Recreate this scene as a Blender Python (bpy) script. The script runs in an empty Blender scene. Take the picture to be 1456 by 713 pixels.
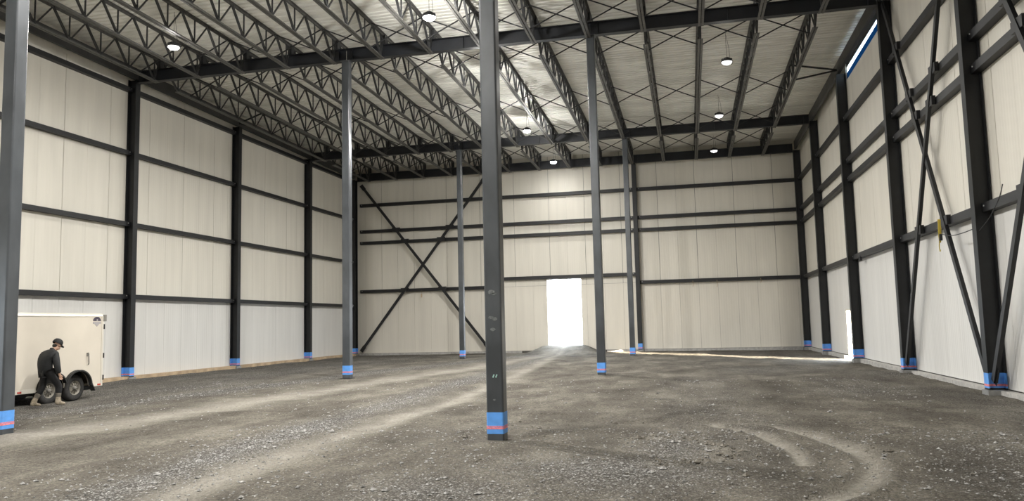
import bpy, bmesh, math, random
import numpy as np
from mathutils import Vector, Matrix
random.seed(7); rng = np.random.default_rng(7)
SC = bpy.context.scene; COL = SC.collection
PI = math.pi

# ------------------------------------------------------------------ measured layout (metres)
XL, X1, X2, XR = -20.70, -11.88, -2.88, 6.21          # column lines (inner faces at the walls)
WL, WR, WF = -21.08, 6.59, 46.60                      # inner faces of the wall panels
Y0, Y05, Y1, Y15, Y2, Y3 = 11.60, 18.80, 25.65, 32.78, 39.95, 46.13
YB = -12.0
SL = -0.0146
def deck(y): return 12.38 + SL * (y - 25.65)
def zg(y): return 11.52 + SL * (y - 25.65)            # underside of the cross girders
GL = [11.245, 8.726, 5.945, 3.152]                    # girts, left wall
GR = [9.662, 7.947, 7.198, 4.065]                     # girts, far and right wall
JX = [-2.94 + 1.865 * k for k in range(-9, 5)]
ORD = ['first', 'second', 'third', 'fourth', 'fifth', 'sixth', 'seventh', 'eighth', 'ninth', 'tenth', 'eleventh', 'twelfth', 'thirteenth', 'fourteenth', 'fifteenth']

# ------------------------------------------------------------------ materials
def mat(name, col, rough=0.6, metal=0.0, vary=0.0, scale=6.0, bump=0.0, bscale=40.0, stretch=None, col2=None):
    m = bpy.data.materials.new(name); m.use_nodes = True
    nt = m.node_tree; b = nt.nodes['Principled BSDF']
    b.inputs['Roughness'].default_value = rough; b.inputs['Metallic'].default_value = metal
    b.inputs['Base Color'].default_value = (*col, 1)
    if vary or bump:
        tc = nt.nodes.new('ShaderNodeTexCoord'); mp = nt.nodes.new('ShaderNodeMapping')
        nt.links.new(tc.outputs['Object'], mp.inputs['Vector'])
        if stretch: mp.inputs['Scale'].default_value = stretch
    if vary:
        n = nt.nodes.new('ShaderNodeTexNoise'); n.inputs['Scale'].default_value = scale; n.inputs['Detail'].default_value = 5
        nt.links.new(mp.outputs['Vector'], n.inputs['Vector'])
        r = nt.nodes.new('ShaderNodeValToRGB')
        c2 = col2 or tuple(min(1, c * (1 + vary)) for c in col)
        r.color_ramp.elements[0].position = 0.35; r.color_ramp.elements[1].position = 0.68
        r.color_ramp.elements[0].color = (*[c * (1 - vary) for c in col], 1) if not col2 else (*col, 1)
        r.color_ramp.elements[1].color = (*c2, 1)
        nt.links.new(n.outputs['Fac'], r.inputs['Fac']); nt.links.new(r.outputs['Color'], b.inputs['Base Color'])
    if bump:
        n2 = nt.nodes.new('ShaderNodeTexNoise'); n2.inputs['Scale'].default_value = bscale
        nt.links.new(mp.outputs['Vector'], n2.inputs['Vector'])
        bp = nt.nodes.new('ShaderNodeBump'); bp.inputs['Strength'].default_value = bump; bp.inputs['Distance'].default_value = 0.02
        nt.links.new(n2.outputs['Fac'], bp.inputs['Height']); nt.links.new(bp.outputs['Normal'], b.inputs['Normal'])
    return m
def emis(name, col, s):
    m = bpy.data.materials.new(name); m.use_nodes = True; nt = m.node_tree
    b = nt.nodes['Principled BSDF']; b.inputs['Base Color'].default_value = (.8, .8, .8, 1)
    b.inputs['Emission Color'].default_value = (*col, 1); b.inputs['Emission Strength'].default_value = s
    return m
M = {}
M['column'] = mat('column_paint', (.060, .066, .073), .30, vary=.28, scale=2.2, stretch=(1, 1, .5))
M['wallcol'] = mat('wall_column_paint', (.008, .009, .0105), .5, vary=.25, scale=3)
M['girder'] = mat('girder_paint', (.013, .015, .020), .5, vary=.2, scale=2)
M['eave'] = mat('eave_beam_paint', (.055, .056, .056), .5, vary=.2, scale=2)
M['girt'] = mat('girt_paint', (.009, .0095, .011), .5, vary=.2, scale=3)
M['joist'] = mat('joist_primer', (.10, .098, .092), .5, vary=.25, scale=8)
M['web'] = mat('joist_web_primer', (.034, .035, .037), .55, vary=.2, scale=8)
M['rod'] = mat('bridging_steel', (.02, .021, .023), .6)
M['galv'] = mat('galvanised_plate', (.34, .34, .33), .45, .6, vary=.15, scale=10)
M['bolt'] = mat('bolt_zinc', (.75, .75, .73), .35, .5)
M['blue'] = mat('blue_tape', (.11, .34, .82), .55, vary=.08, scale=9)
M['pink'] = mat('pink_marking_paint', (.85, .25, .28), .6, vary=.25, scale=30)
M['conc'] = mat('concrete', (.42, .41, .39), .9, vary=.2, scale=8, bump=.3)
M['tan'] = mat('sandy_footing', (.46, .35, .23), .95, vary=.2, scale=3, bump=.5, bscale=20)
M['chalk'] = mat('chalk', (.35, .55, .5), .9)
M['smudge'] = mat('dusty_smudge', (.16, .17, .17), .9, vary=.3, scale=40)

def wall_mat(name, col):
    m = mat(name, col, .5); nt = m.node_tree; b = nt.nodes['Principled BSDF']
    tc = nt.nodes.new('ShaderNodeTexCoord')
    sx = nt.nodes.new('ShaderNodeSeparateXYZ'); nt.links.new(tc.outputs['Object'], sx.inputs[0])
    ad = nt.nodes.new('ShaderNodeMath'); ad.operation = 'ADD'
    nt.links.new(sx.outputs['X'], ad.inputs[0]); nt.links.new(sx.outputs['Y'], ad.inputs[1])
    mu = nt.nodes.new('ShaderNodeMath'); mu.operation = 'MULTIPLY'; mu.inputs[1].default_value = 2 * PI / .1375
    nt.links.new(ad.outputs[0], mu.inputs[0])
    sn = nt.nodes.new('ShaderNodeMath'); sn.operation = 'SINE'; nt.links.new(mu.outputs[0], sn.inputs[0])
    bp = nt.nodes.new('ShaderNodeBump'); bp.inputs['Strength'].default_value = .35; bp.inputs['Distance'].default_value = .004
    nt.links.new(sn.outputs[0], bp.inputs['Height']); nt.links.new(bp.outputs['Normal'], b.inputs['Normal'])
    n = nt.nodes.new('ShaderNodeTexNoise'); n.inputs['Scale'].default_value = .9; n.inputs['Detail'].default_value = 3
    mp = nt.nodes.new('ShaderNodeMapping'); mp.inputs['Scale'].default_value = (3, 3, .25)
    nt.links.new(tc.outputs['Object'], mp.inputs[0]); nt.links.new(mp.outputs[0], n.inputs['Vector'])
    r = nt.nodes.new('ShaderNodeValToRGB'); r.color_ramp.elements[0].position = .3; r.color_ramp.elements[1].position = .7
    r.color_ramp.elements[0].color = (*[c * .95 for c in col], 1); r.color_ramp.elements[1].color = (*[min(1, c * 1.04) for c in col], 1)
    nt.links.new(n.outputs['Fac'], r.inputs['Fac']); nt.links.new(r.outputs[0], b.inputs['Base Color'])
    return m
M['panel'] = wall_mat('insulated_panel_cream', (.72, .69, .615))
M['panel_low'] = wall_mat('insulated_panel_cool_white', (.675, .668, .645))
M['panel_far'] = wall_mat('insulated_panel_far_low', (.72, .685, .61))
M['seam'] = mat('panel_seam', (.10, .095, .085), .9)
M['deckm'] = mat('steel_roof_deck', (.90, .895, .845), .6, .05, vary=.10, scale=1.2, stretch=(.6, 2.5, 1))

# ------------------------------------------------------------------ mesh helpers
class MB:
    def __init__(s): s.v = []; s.f = []; s.mi = []; s.sm = []
    def add(s, vs, fs, mi=0, smooth=False):
        n = len(s.v); s.v += [tuple(v) for v in vs]
        for f in fs: s.f.append(tuple(i + n for i in f)); s.mi.append(mi); s.sm.append(smooth)
        return s
    def box(s, x0, x1, y0, y1, z0, z1, mi=0):
        return s.add([(x0, y0, z0), (x1, y0, z0), (x1, y1, z0), (x0, y1, z0), (x0, y0, z1), (x1, y0, z1), (x1, y1, z1), (x0, y1, z1)],
                     [(3, 2, 1, 0), (4, 5, 6, 7), (0, 1, 5, 4), (1, 2, 6, 5), (2, 3, 7, 6), (3, 0, 4, 7)], mi)
    def bar(s, p, q, w, h, up=(0, 0, 1), mi=0, ow=0, oh=0):
        p = Vector(p); q = Vector(q); d = (q - p).normalized(); u = Vector(up)
        if abs(d.dot(u)) > .99: u = Vector((0, 1, 0))
        a = d.cross(u).normalized(); b = a.cross(d).normalized(); c = []
        for e in (p, q):
            for i, j in ((-1, -1), (1, -1), (1, 1), (-1, 1)): c.append(e + a * (i * w / 2 + ow) + b * (j * h / 2 + oh))
        return s.add(c, [(0, 1, 2, 3), (7, 6, 5, 4), (0, 4, 5, 1), (1, 5, 6, 2), (2, 6, 7, 3), (3, 7, 4, 0)], mi)
    def tube(s, pts, r, n=8, mi=0, cap=True):
        pts = [Vector(p) for p in pts]; rings = []; prev = None
        for i, p in enumerate(pts):
            d = (pts[min(i + 1, len(pts) - 1)] - pts[max(i - 1, 0)]).normalized()
            u = Vector((0, 0, 1)) if abs(d.z) < .9 else Vector((1, 0, 0))
            a = d.cross(u).normalized()
            if prev and a.dot(prev) < 0: a = -a
            prev = a; b = a.cross(d); rr = r[i] if isinstance(r, (list, tuple)) else r
            rings.append([p + (a * math.cos(2 * PI * k / n) + b * math.sin(2 * PI * k / n)) * rr for k in range(n)])
        vs = [v for g in rings for v in g]; fs = []
        for i in range(len(pts) - 1):
            for k in range(n):
                k2 = (k + 1) % n; fs.append((i * n + k, i * n + k2, (i + 1) * n + k2, (i + 1) * n + k))
        s.add(vs, fs, mi, True)
        if cap: s.add(rings[0], [tuple(range(n))], mi); s.add(rings[-1], [tuple(range(n))[::-1]], mi)
        return s
    def lathe(s, prof, n=32, axis='z', c=(0, 0, 0), mi=0, smooth=True):
        vs = []; fs = []; c = Vector(c)
        for r, h in prof:
            for k in range(n):
                a = 2 * PI * k / n; x, y = r * math.cos(a), r * math.sin(a)
                vs.append(c + (Vector((x, y, h)) if axis == 'z' else Vector((h, x, y))))
        for i in range(len(prof) - 1):
            for k in range(n):
                k2 = (k + 1) % n; fs.append((i * n + k, i * n + k2, (i + 1) * n + k2, (i + 1) * n + k))
        return s.add(vs, fs, mi, smooth)
    def prism(s, poly, h0, h1, place, mi=0, smooth=False):
        n = len(poly); vs = [place(a, b, h0) for a, b in poly] + [place(a, b, h1) for a, b in poly]
        s.add(vs, [(i, (i + 1) % n, n + (i + 1) % n, n + i) for i in range(n)], mi, smooth)
        s.add(vs, [tuple(range(n))[::-1], tuple(range(n, 2 * n))], mi)
        return s
    def mesh(s, name, mats):
        me = bpy.data.meshes.new(name); me.from_pydata(s.v, [], s.f)
        for m in (mats if isinstance(mats, (list, tuple)) else [mats]): me.materials.append(m)
        me.polygons.foreach_set('material_index', s.mi); me.polygons.foreach_set('use_smooth', s.sm)
        bm = bmesh.new(); bm.from_mesh(me); bmesh.ops.recalc_face_normals(bm, faces=bm.faces); bm.to_mesh(me); bm.free()
        me.update(); return me
    def build(s, name, mats, parent=None, loc=(0, 0, 0)): return link(name, s.mesh(name, mats), parent, loc)
def link(name, me, parent=None, loc=(0, 0, 0)):
    o = bpy.data.objects.new(name, me); COL.objects.link(o); o.location = loc
    if parent: o.parent = parent
    return o
def tag(o, label=None, cat=None, group=None, kind=None):
    if label: o['label'] = label
    if cat: o['category'] = cat; o['kind'] = 'thing'
    if group: o['group'] = group
    if kind: o['kind'] = kind
    return o
def empty(name, loc, label, cat, group=None, rz=0):
    o = bpy.data.objects.new(name, None); COL.objects.link(o); o.location = loc; o.rotation_euler = (0, 0, rz); o.empty_display_size = .2
    return tag(o, label, cat, group)
def copy_tree(root, loc, label, group=None):
    r = root.copy(); COL.objects.link(r); r.location = loc; r['label'] = label
    if group: r['group'] = group
    for ch in root.children:
        c = ch.copy(); COL.objects.link(c); c.parent = r
        for g in ch.children:
            d = g.copy(); COL.objects.link(d); d.parent = c
    return r
def struct(o, label=None):
    o['kind'] = 'structure'
    if label: o['label'] = label; o['category'] = label.split()[-1] if False else 'setting'
    return o

# ------------------------------------------------------------------ ground inside the hall
def vnoise(x, y, seed):
    r = np.random.default_rng(seed).random((256, 256))
    xi = np.floor(x).astype(int); yi = np.floor(y).astype(int); fx = x - xi; fy = y - yi
    fx = fx * fx * (3 - 2 * fx); fy = fy * fy * (3 - 2 * fy)
    g = lambda a, b: r[a % 256, b % 256]
    return (g(xi, yi) * (1 - fx) + g(xi + 1, yi) * fx) * (1 - fy) + (g(xi, yi + 1) * (1 - fx) + g(xi + 1, yi + 1) * fx) * fy
def seg_dist(px, py, pts):
    d = np.full(px.shape, 1e9)
    for (ax, ay), (bx, by) in zip(pts[:-1], pts[1:]):
        dx, dy = bx - ax, by - ay; t = np.clip(((px - ax) * dx + (py - ay) * dy) / (dx * dx + dy * dy), 0, 1)
        d = np.minimum(d, np.hypot(px - ax - t * dx, py - ay - t * dy))
    return d
def smooth_pts(p, n=6):
    p = [Vector((a, b, 0)) for a, b in p]; out = []
    for i in range(len(p) - 1):
        a, b, c, d = p[max(i - 1, 0)], p[i], p[i + 1], p[min(i + 2, len(p) - 1)]
        for k in range(n):
            t = k / n; q = .5 * ((2 * b) + (c - a) * t + (2 * a - 5 * b + 4 * c - d) * t * t + (3 * b - a - 3 * c + d) * t ** 3)
            out.append((q.x, q.y))
    out.append((p[-1].x, p[-1].y)); return out
ARC_OUT = smooth_pts([(.3, 13.6), (.98, 13.55), (1.5, 12.9), (1.9, 11.7), (2.05, 10.4), (1.92, 9.5), (1.5, 8.5), (.9, 7.7)])
ARC_IN = smooth_pts([(.3, 13.4), (.8, 12.9), (1.1, 11.9), (1.26, 10.8), (1.25, 9.9)])
ARC_SM = smooth_pts([(-.9, 11.9), (-.3, 12.1), (.3, 11.4), (.42, 10.6), (.1, 10.0), (-.4, 9.8)])
TR_A = smooth_pts([(-5.2, 5), (-5.5, 8), (-5.62, 11), (-5.5, 15), (-5.6, 21), (-6.2, 30), (-7, 40), (-7.3, 46)])
TR_B = smooth_pts([(-12.5, 8), (-11.4, 11), (-10.6, 16.5), (-10.2, 22), (-9, 29), (-8, 40), (-7.5, 46)])
TR_C = smooth_pts([(-6.1, 6), (-6.35, 9), (-6.6, 13), (-6.8, 18), (-7.0, 25), (-7.4, 46)])
TR_D = smooth_pts([(-15.8, 10), (-14.2, 15.5), (-13.3, 22), (-11.8, 30), (-9, 42)])
def chan(x, y):
    """height, dusty track amount, coarser gravel and painted right-side shade amount"""
    wob = (vnoise(x * .9, y * .9, 3) - .5) * .5
    h = (vnoise(x * .35, y * .35, 1) - .5) * .07 + (vnoise(x * 1.6, y * 1.1, 2) - .5) * .025 + (vnoise(x * 6, y * 6, 4) - .5) * .012
    dust = np.zeros_like(x); coarse_shade = np.zeros_like(x)
    for pts, w, a, dep in ((TR_A, .30, .75, .015), (TR_B, .7, .75, .02), (ARC_OUT, .13, 1.1, .035), (ARC_IN, .10, .95, .03)):
        d = seg_dist(x, y, pts) + wob * w * .8
        g = np.exp(-(d / w) ** 2); dust = np.maximum(dust, a * g * (.55 + .6 * vnoise(x * 2.5, y * 2.5, 8)))
        h -= dep * g; h += dep * .9 * np.exp(-((d - w * 1.7) / (w * .5)) ** 2)
    for pts, w, a in ((TR_C, .5, .95), (TR_D, .8, .95)):
        d = seg_dist(x, y, pts) + wob * w * 1.2
        coarse_shade = np.maximum(coarse_shade, a * np.exp(-(d / w) ** 2)); h += .015 * np.exp(-(d / w) ** 2)
    d = seg_dist(x, y, ARC_SM); lump = np.exp(-(d / .22) ** 2)
    lump = np.maximum(lump, .8 * np.exp(-((x - 2.35) / .35) ** 2 - ((y - 11.0) / .5) ** 2))
    lump = np.maximum(lump, .75 * np.exp(-((x - 1.0) / .3) ** 2 - ((y - 13.7) / .35) ** 2))
    lump = np.maximum(lump, .6 * np.exp(-((x + 1.2) / .7) ** 2 - ((y - 13.6) / .35) ** 2))
    lump = np.maximum(lump, .5 * np.exp(-((x + 3.2) / 1.4) ** 2 - ((y - 13.0) / .3) ** 2))
    h += lump * ((vnoise(x * 9, y * 7, 11) - .35) * .075 + (vnoise(x * 15, y * 13, 12) - .5) * .03)
    h += (vnoise(x * 1.1, y * 4.5, 13) - .5) * .035 * np.exp(-((y - 14) / 6) ** 2) + (vnoise(x * .5, y * 2.2, 14) - .5) * .04 * (y > 14)
    coarse_shade = np.maximum(coarse_shade, .9 * np.exp(-((x + .9) / 1.3) ** 2 - ((y - 9.2) / 1.1) ** 2))
    coarse_shade = np.maximum(coarse_shade, .8 * np.exp(-((x + .3) / .5) ** 2 - ((y - 11.0) / 1.6) ** 2))
    coarse_shade = np.maximum(coarse_shade, .7 * np.exp(-((x + 2.6) / 1.2) ** 2 - ((y - 8.0) / .8) ** 2))
    coarse_shade = np.maximum(coarse_shade, .75 / (1 + np.exp((x + 14.2) * 1.6)) * (.5 + .7 * vnoise(x * .8, y * .5, 31)))
    coarse_shade = np.maximum(coarse_shade, .55 / (1 + np.exp(-(x - .2) * 1.2)) * np.clip(vnoise(x * .5, y * .35, 32) * 1.6 - .3, 0, 1))  # patchy gravel on the right, its weaker lamplight put into the floor colour
    dust = np.maximum(dust, lump * .35)
    # darker band along the left wall side, ramp of fill at the far opening
    h -= .05 / (1 + np.exp(-(x - 2.5) * 1.5)) / (1 + np.exp(-(y - 28) * .6))
    t = np.clip((y - 41.8) / 4.6, 0, 1); t = t * t * (3 - 2 * t)
    s = np.clip(1 - (np.abs(x + 7.4) - 1.1) / 1.3, 0, 1); s = s * s * (3 - 2 * s)
    h = h * (1 - .6 * t * s) + .42 * t * s + (vnoise(x * 3, y * 3, 21) - .5) * .05 * t * s
    h *= np.clip((x - WL) / .8, 0, 1) * .7 + .3
    h -= .06 * np.exp(-((x + 16.6) / 1.8) ** 2 - ((y - 17.6) / 2.5) ** 2)
    return h, np.clip(dust, 0, 1), np.clip(coarse_shade, 0, 1), lump
gx = np.concatenate([np.arange(WL, -8.5, .14), np.arange(-8.5, 4.2, .06), np.arange(4.2, WR + .01, .14), [WR]])
gy = np.concatenate([np.arange(YB, 6.3, .6), np.arange(6.3, 16, .06), np.arange(16, WF, .14), [WF + .12]])
GX, GY = np.meshgrid(gx, gy); H_, D_, C_, _ = chan(GX, GY)
nx, ny = len(gx), len(gy)
co = np.stack([GX, GY, H_], -1).reshape(-1, 3)
idx = np.arange(nx * ny).reshape(ny, nx)
q = np.stack([idx[:-1, :-1], idx[:-1, 1:], idx[1:, 1:], idx[1:, :-1]], -1).reshape(-1, 4)
me = bpy.data.meshes.new('floor'); me.from_pydata(co.tolist(), [], q.tolist())
me.polygons.foreach_set('use_smooth', [True] * len(me.polygons))
for nm, arr in (('dust', D_), ('coarse_shade', C_)):
    at = me.attributes.new(nm, 'FLOAT', 'POINT'); at.data.foreach_set('value', arr.reshape(-1).astype(np.float32))
def floor_mat():
    m = bpy.data.materials.new('packed_gravel_fill'); m.use_nodes = True; nt = m.node_tree; N = nt.nodes.new; L = nt.links.new
    b = nt.nodes['Principled BSDF']; b.inputs['Roughness'].default_value = .95; b.inputs['Specular IOR Level'].default_value = .15
    tc = N('ShaderNodeTexCoord')
    def noise(s, det=4, sc=None, rough=.55):
        n = N('ShaderNodeTexNoise'); n.inputs['Scale'].default_value = s; n.inputs['Detail'].default_value = det; n.inputs['Roughness'].default_value = rough
        if sc:
            mp = N('ShaderNodeMapping'); mp.inputs['Scale'].default_value = sc; L(tc.outputs['Object'], mp.inputs[0]); L(mp.outputs[0], n.inputs['Vector'])
        else: L(tc.outputs['Object'], n.inputs['Vector'])
        return n
    def ramp(src, stops):
        r = N('ShaderNodeValToRGB'); e = r.color_ramp.elements
        while len(e) < len(stops): e.new(.5)
        for i, (p, c) in enumerate(stops): e[i].position = p; e[i].color = (*c, 1)
        L(src, r.inputs['Fac']); return r
    def mix(f, a, bb, mode='MIX'):
        x = N('ShaderNodeMix'); x.data_type = 'RGBA'; x.blend_type = mode
        if isinstance(f, float): x.inputs[0].default_value = f
        else: L(f, x.inputs[0])
        L(a, x.inputs[6]); L(bb, x.inputs[7]); return x.outputs[2]
    big = ramp(noise(.8, 8, (1, .45, 1), .66).outputs['Fac'], [(.34, (.066, .058, .046)), (.5, (.126, .113, .092)), (.64, (.215, .198, .164))])
    fine = ramp(noise(24, 5, None, .72).outputs['Fac'], [(.32, (.42, .42, .42)), (.5, (.95, .95, .95)), (.68, (1.6, 1.58, 1.55))])
    c = mix(1., big.outputs[0], fine.outputs[0], 'MULTIPLY')
    vo = N('ShaderNodeTexVoronoi'); vo.inputs['Scale'].default_value = 55; L(tc.outputs['Object'], vo.inputs['Vector'])
    st = ramp(vo.outputs['Color'], [(.25, (.045, .043, .042)), (.65, (.115, .111, .107)), (.9, (.55, .54, .52))])
    at2 = N('ShaderNodeAttribute'); at2.attribute_name = 'coarse_shade'
    mu = N('ShaderNodeMath'); mu.operation = 'MULTIPLY_ADD'; mu.inputs[1].default_value = .6; mu.inputs[2].default_value = .12; L(at2.outputs['Fac'], mu.inputs[0])
    c = mix(mu.outputs[0], c, st.outputs[0])
    at = N('ShaderNodeAttribute'); at.attribute_name = 'dust'
    dr = ramp(noise(16, 4).outputs['Fac'], [(.3, (.23, .212, .18)), (.65, (.38, .36, .315))])
    c = mix(at.outputs['Fac'], c, dr.outputs[0])
    L(c, b.inputs['Base Color'])
    nb = noise(22, 6, None, .7); bp = N('ShaderNodeBump'); bp.inputs['Strength'].default_value = .9; bp.inputs['Distance'].default_value = .03
    L(nb.outputs['Fac'], bp.inputs['Height'])
    bp2 = N('ShaderNodeBump'); bp2.inputs['Strength'].default_value = .7; bp2.inputs['Distance'].default_value = .02
    L(vo.outputs['Distance'], bp2.inputs['Height']); bp2.invert = True
    L(bp.outputs[0], bp2.inputs['Normal']); L(bp2.outputs[0], b.inputs['Normal'])
    return m
me.materials.append(floor_mat()); struct(link('floor', me))
# loose stones on the fill, nobody could count them
def stones(n, box, size, want):
    out = []
    while len(out) < n:
        x = rng.uniform(box[0], box[1], n * 4); y = rng.uniform(box[2], box[3], n * 4)
        hh, dd, cc, ll = chan(x, y); k = rng.random(n * 4) < want(dd, cc, ll)
        for px, py in ((-2.92, Y0), (X1 - .13, Y0)): k &= np.hypot(x - px, y - py) > .3
        k &= ~((x < -14.6) & (y > 13.5) & (y < 19.5))
        out += list(zip(x[k], y[k], hh[k]))
    vs = []; fs = []; octa = np.array([(1, 0, 0), (-1, 0, 0), (0, 1, 0), (0, -1, 0), (0, 0, 1), (0, 0, -1)], float)
    tri = [(0, 2, 4), (2, 1, 4), (1, 3, 4), (3, 0, 4), (2, 0, 5), (1, 2, 5), (3, 1, 5), (0, 3, 5)]
    for x, y, h in out[:n]:
        s = size * rng.lognormal(0, .45); a = rng.uniform(0, 2 * PI); ca, sa = math.cos(a), math.sin(a)
        p = octa * rng.uniform(.65, 1.25, (6, 1)) * np.array([1.2, .85, .6]) * s
        p = np.stack([p[:, 0] * ca - p[:, 1] * sa, p[:, 0] * sa + p[:, 1] * ca, p[:, 2]], 1) + (x, y, h + s * .2)
        k = len(vs); vs += p.tolist(); fs += [tuple(i + k for i in t) for t in tri]
    return vs, fs
vs1, fs1 = stones(9000, (-8, 4.5, 6.6, 13), .0115, lambda d, c, l: .18 + .7 * c)
vs2, fs2 = stones(2500, (-16, 5, 12, 24), .016, lambda d, c, l: .12 + .8 * c)
me = bpy.data.meshes.new('gravel'); k = len(vs1); fs1 += [tuple(i + k for i in t) for t in fs2]; vs1 += vs2; me.from_pydata(vs1, [], fs1)
me.materials.append(mat('loose_stone', (.09, .087, .082), .9, vary=.5, scale=25, col2=(.46, .45, .43)))
vs3, fs3 = stones(380, (-3.5, 3, 9, 14.5), .022, lambda d, c, l: .01 + 1.1 * np.clip(l - .35, 0, 1))
me2 = bpy.data.meshes.new('dirt_clods'); me2.from_pydata(vs3, [], fs3); me2.materials.append(mat('dirt_clod', (.17, .155, .13), .95, vary=.35, scale=20, bump=.6))
tag(link('dirt_clods', me2), 'brown clods of churned dirt in the curved tyre tracks', 'dirt', kind='stuff')
tag(link('gravel', me), 'loose grey gravel scattered over the packed dirt floor', 'gravel', kind='stuff')

# ------------------------------------------------------------------ shell: walls, deck, openings
D1 = (-8.46, -6.27, 4.46)          # far opening: x0, x1, top
D2 = (33.35, 35.75, 2.06)          # right side opening: y0, y1, top
D3 = (-3.0, 2.0, 3.6)              # left side opening, behind the camera
def wall(name, u0, u1, place, low, openings, top, lowm, seam0=0.0, pitch=1.1):
    """place(u, d, z) with d = distance outwards from the inner face"""
    mb = MB()
    def bx(a, b, z0, z1a, z1b, d0, d1, mi):
        if b - a < .005: return
        vs = [place(a, d0, z0), place(b, d0, z0), place(b, d1, z0), place(a, d1, z0), place(a, d0, z1a), place(b, d0, z1b), place(b, d1, z1b), place(a, d1, z1a)]
        mb.add(vs, [(3, 2, 1, 0), (4, 5, 6, 7), (0, 1, 5, 4), (1, 2, 6, 5), (2, 3, 7, 6), (3, 0, 4, 7)], mi)
    edges = [u0] + [o[0] for o in openings] + [o[1] for o in openings] + [u1]
    edges = sorted(edges)
    def opn(m):
        for o in openings:
            if o[0] < m < o[1]: return o
        return None
    # backing with the openings cut out
    for a, b in zip(edges[:-1], edges[1:]):
        o = opn((a + b) / 2); bx(a, b, (o[2] if o else -.3), top((a + b) / 2, a), top((a + b) / 2, b), .03, .16, 2)
    k = 0; u = u0 + seam0 - pitch
    while u < u1:
        a, b = max(u, u0), min(u + pitch, u1)
        gl = .017 if k % 2 == 0 else .003; gr = .003
        cuts = sorted(set([a, b] + [e for e in edges if a < e < b]))
        for i, (p, q) in enumerate(zip(cuts[:-1], cuts[1:])):
            m = (p + q) / 2; o = opn(m); z0 = o[2] if o else .12
            pa = p + (gl if p == a else 0); qa = q - (gr if q == b else 0); pl = p + (.004 if p == a else 0); ql = q - (.004 if q == b else 0)
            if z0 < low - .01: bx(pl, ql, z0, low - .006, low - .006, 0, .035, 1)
            bx(pa, qa, max(z0, low + .006), top(m, p), top(m, q), 0, .035, 0)
        u += pitch; k += 1
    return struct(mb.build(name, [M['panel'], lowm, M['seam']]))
SLIT = (Y1 + .05, Y15 - .1)
def top_r(m, y): return deck(y) + .12
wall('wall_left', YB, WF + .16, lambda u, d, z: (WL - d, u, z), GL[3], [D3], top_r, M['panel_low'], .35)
wall('wall_far', WL, WR, lambda u, d, z: (u, WF + d, z), GR[3], [D1], lambda m, u: deck(WF) + .12, M['panel_far'], .8)
def top_slit(m, y): return (11.33 + SL * (y - 25.65)) if (SLIT[0] < m < SLIT[1]) else deck(y) + .12
# right wall: split at the slit under the eave so the bays get their own heights
def right_wall():
    mb_edges = [(YB, SLIT[0]), SLIT, (SLIT[1], WF + .16)]
    objs = []
    for i, (a, b) in enumerate(mb_edges):
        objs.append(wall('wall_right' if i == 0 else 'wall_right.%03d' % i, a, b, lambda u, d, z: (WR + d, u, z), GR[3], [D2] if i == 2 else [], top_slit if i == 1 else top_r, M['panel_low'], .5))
    return objs
right_wall()
wall('wall_back', WL, WR, lambda u, d, z: (u, YB - d, z), GR[3], [], lambda m, u: deck(YB) + .12, M['panel_far'], .8)
# translucent membrane still hanging in the unfinished gap under the right eave
def translucent(name, col):
    m = bpy.data.materials.new(name); m.use_nodes = True; nt = m.node_tree; nt.nodes.remove(nt.nodes['Principled BSDF'])
    t = nt.nodes.new('ShaderNodeBsdfTranslucent'); t.inputs['Color'].default_value = (*col, 1)
    nt.links.new(t.outputs[0], nt.nodes['Material Output'].inputs['Surface']); return m
mb = MB()
for (a, b, mi) in ((11.33, 11.66, 1), (11.66, 11.86, 0)):
    o0, o1 = SL * (SLIT[0] - 25.65), SL * (SLIT[1] - 25.65)
    vs = [(WR + .05, SLIT[0], a + o0), (WR + .056, SLIT[0], a + o0), (WR + .056, SLIT[1], a + o1), (WR + .05, SLIT[1], a + o1),
          (WR + .05, SLIT[0], b + o0), (WR + .056, SLIT[0], b + o0), (WR + .056, SLIT[1], b + o1), (WR + .05, SLIT[1], b + o1)]
    mb.add(vs, [(3, 2, 1, 0), (4, 5, 6, 7), (0, 1, 5, 4), (1, 2, 6, 5), (2, 3, 7, 6), (3, 0, 4, 7)], mi)
struct(mb.build('trim_1', [translucent('clear_sheeting', (.35, .4, .45)), translucent('blue_sheeting', (.010, .032, .062))]))
mb = MB(); mb.box(WR + .05, WR + .16, SLIT[0], SLIT[1], 11.78, 12.45)
struct(mb.build('trim_2', M['eave']))
# footing strip along the walls
mb = MB(); mb.box(WL - .02, WL + .36, 12, WF, -.3, .125); struct(mb.build('baseboard_left', M['tan']))
mb = MB(); mb.box(WR - .18, WR + .02, 0, D2[0], -.3, .09); mb.box(WR - .18, WR + .02, D2[1], WF, -.3, .09); struct(mb.build('baseboard_right', M['conc']))
mb = MB(); mb.box(WL, D1[0] - 1.6, WF - .12, WF + .02, -.3, .11); mb.box(D1[1] + 1.4, WR, WF - .12, WF + .02, -.3, .11); struct(mb.build('baseboard_far', M['conc']))
# door liners
def liner(name, place, a, b, top, z0):
    mb = MB()
    for u0, u1, za, zb in ((a, a + .05, z0, top), (b - .05, b, z0, top), (a, b, top - .05, top)):
        c = [place(u, d, z) for z in (za, zb) for d in (-.01, .17) for u in (u0, u1)]
        mb.add(c, [(0, 1, 3, 2), (4, 6, 7, 5), (0, 4, 5, 1), (2, 3, 7, 6), (0, 2, 6, 4), (1, 5, 7, 3)])
    return struct(mb.build(name, M['panel']))
liner('door_1', lambda u, d, z: (u, WF + d, z), D1[0], D1[1], D1[2], .05)
liner('door_2', lambda u, d, z: (WR + d, u, z), D2[0], D2[1], D2[2], -.15)
liner('door_3', lambda u, d, z: (WL - d, u, z), D3[0], D3[1], D3[2], 0)
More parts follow.
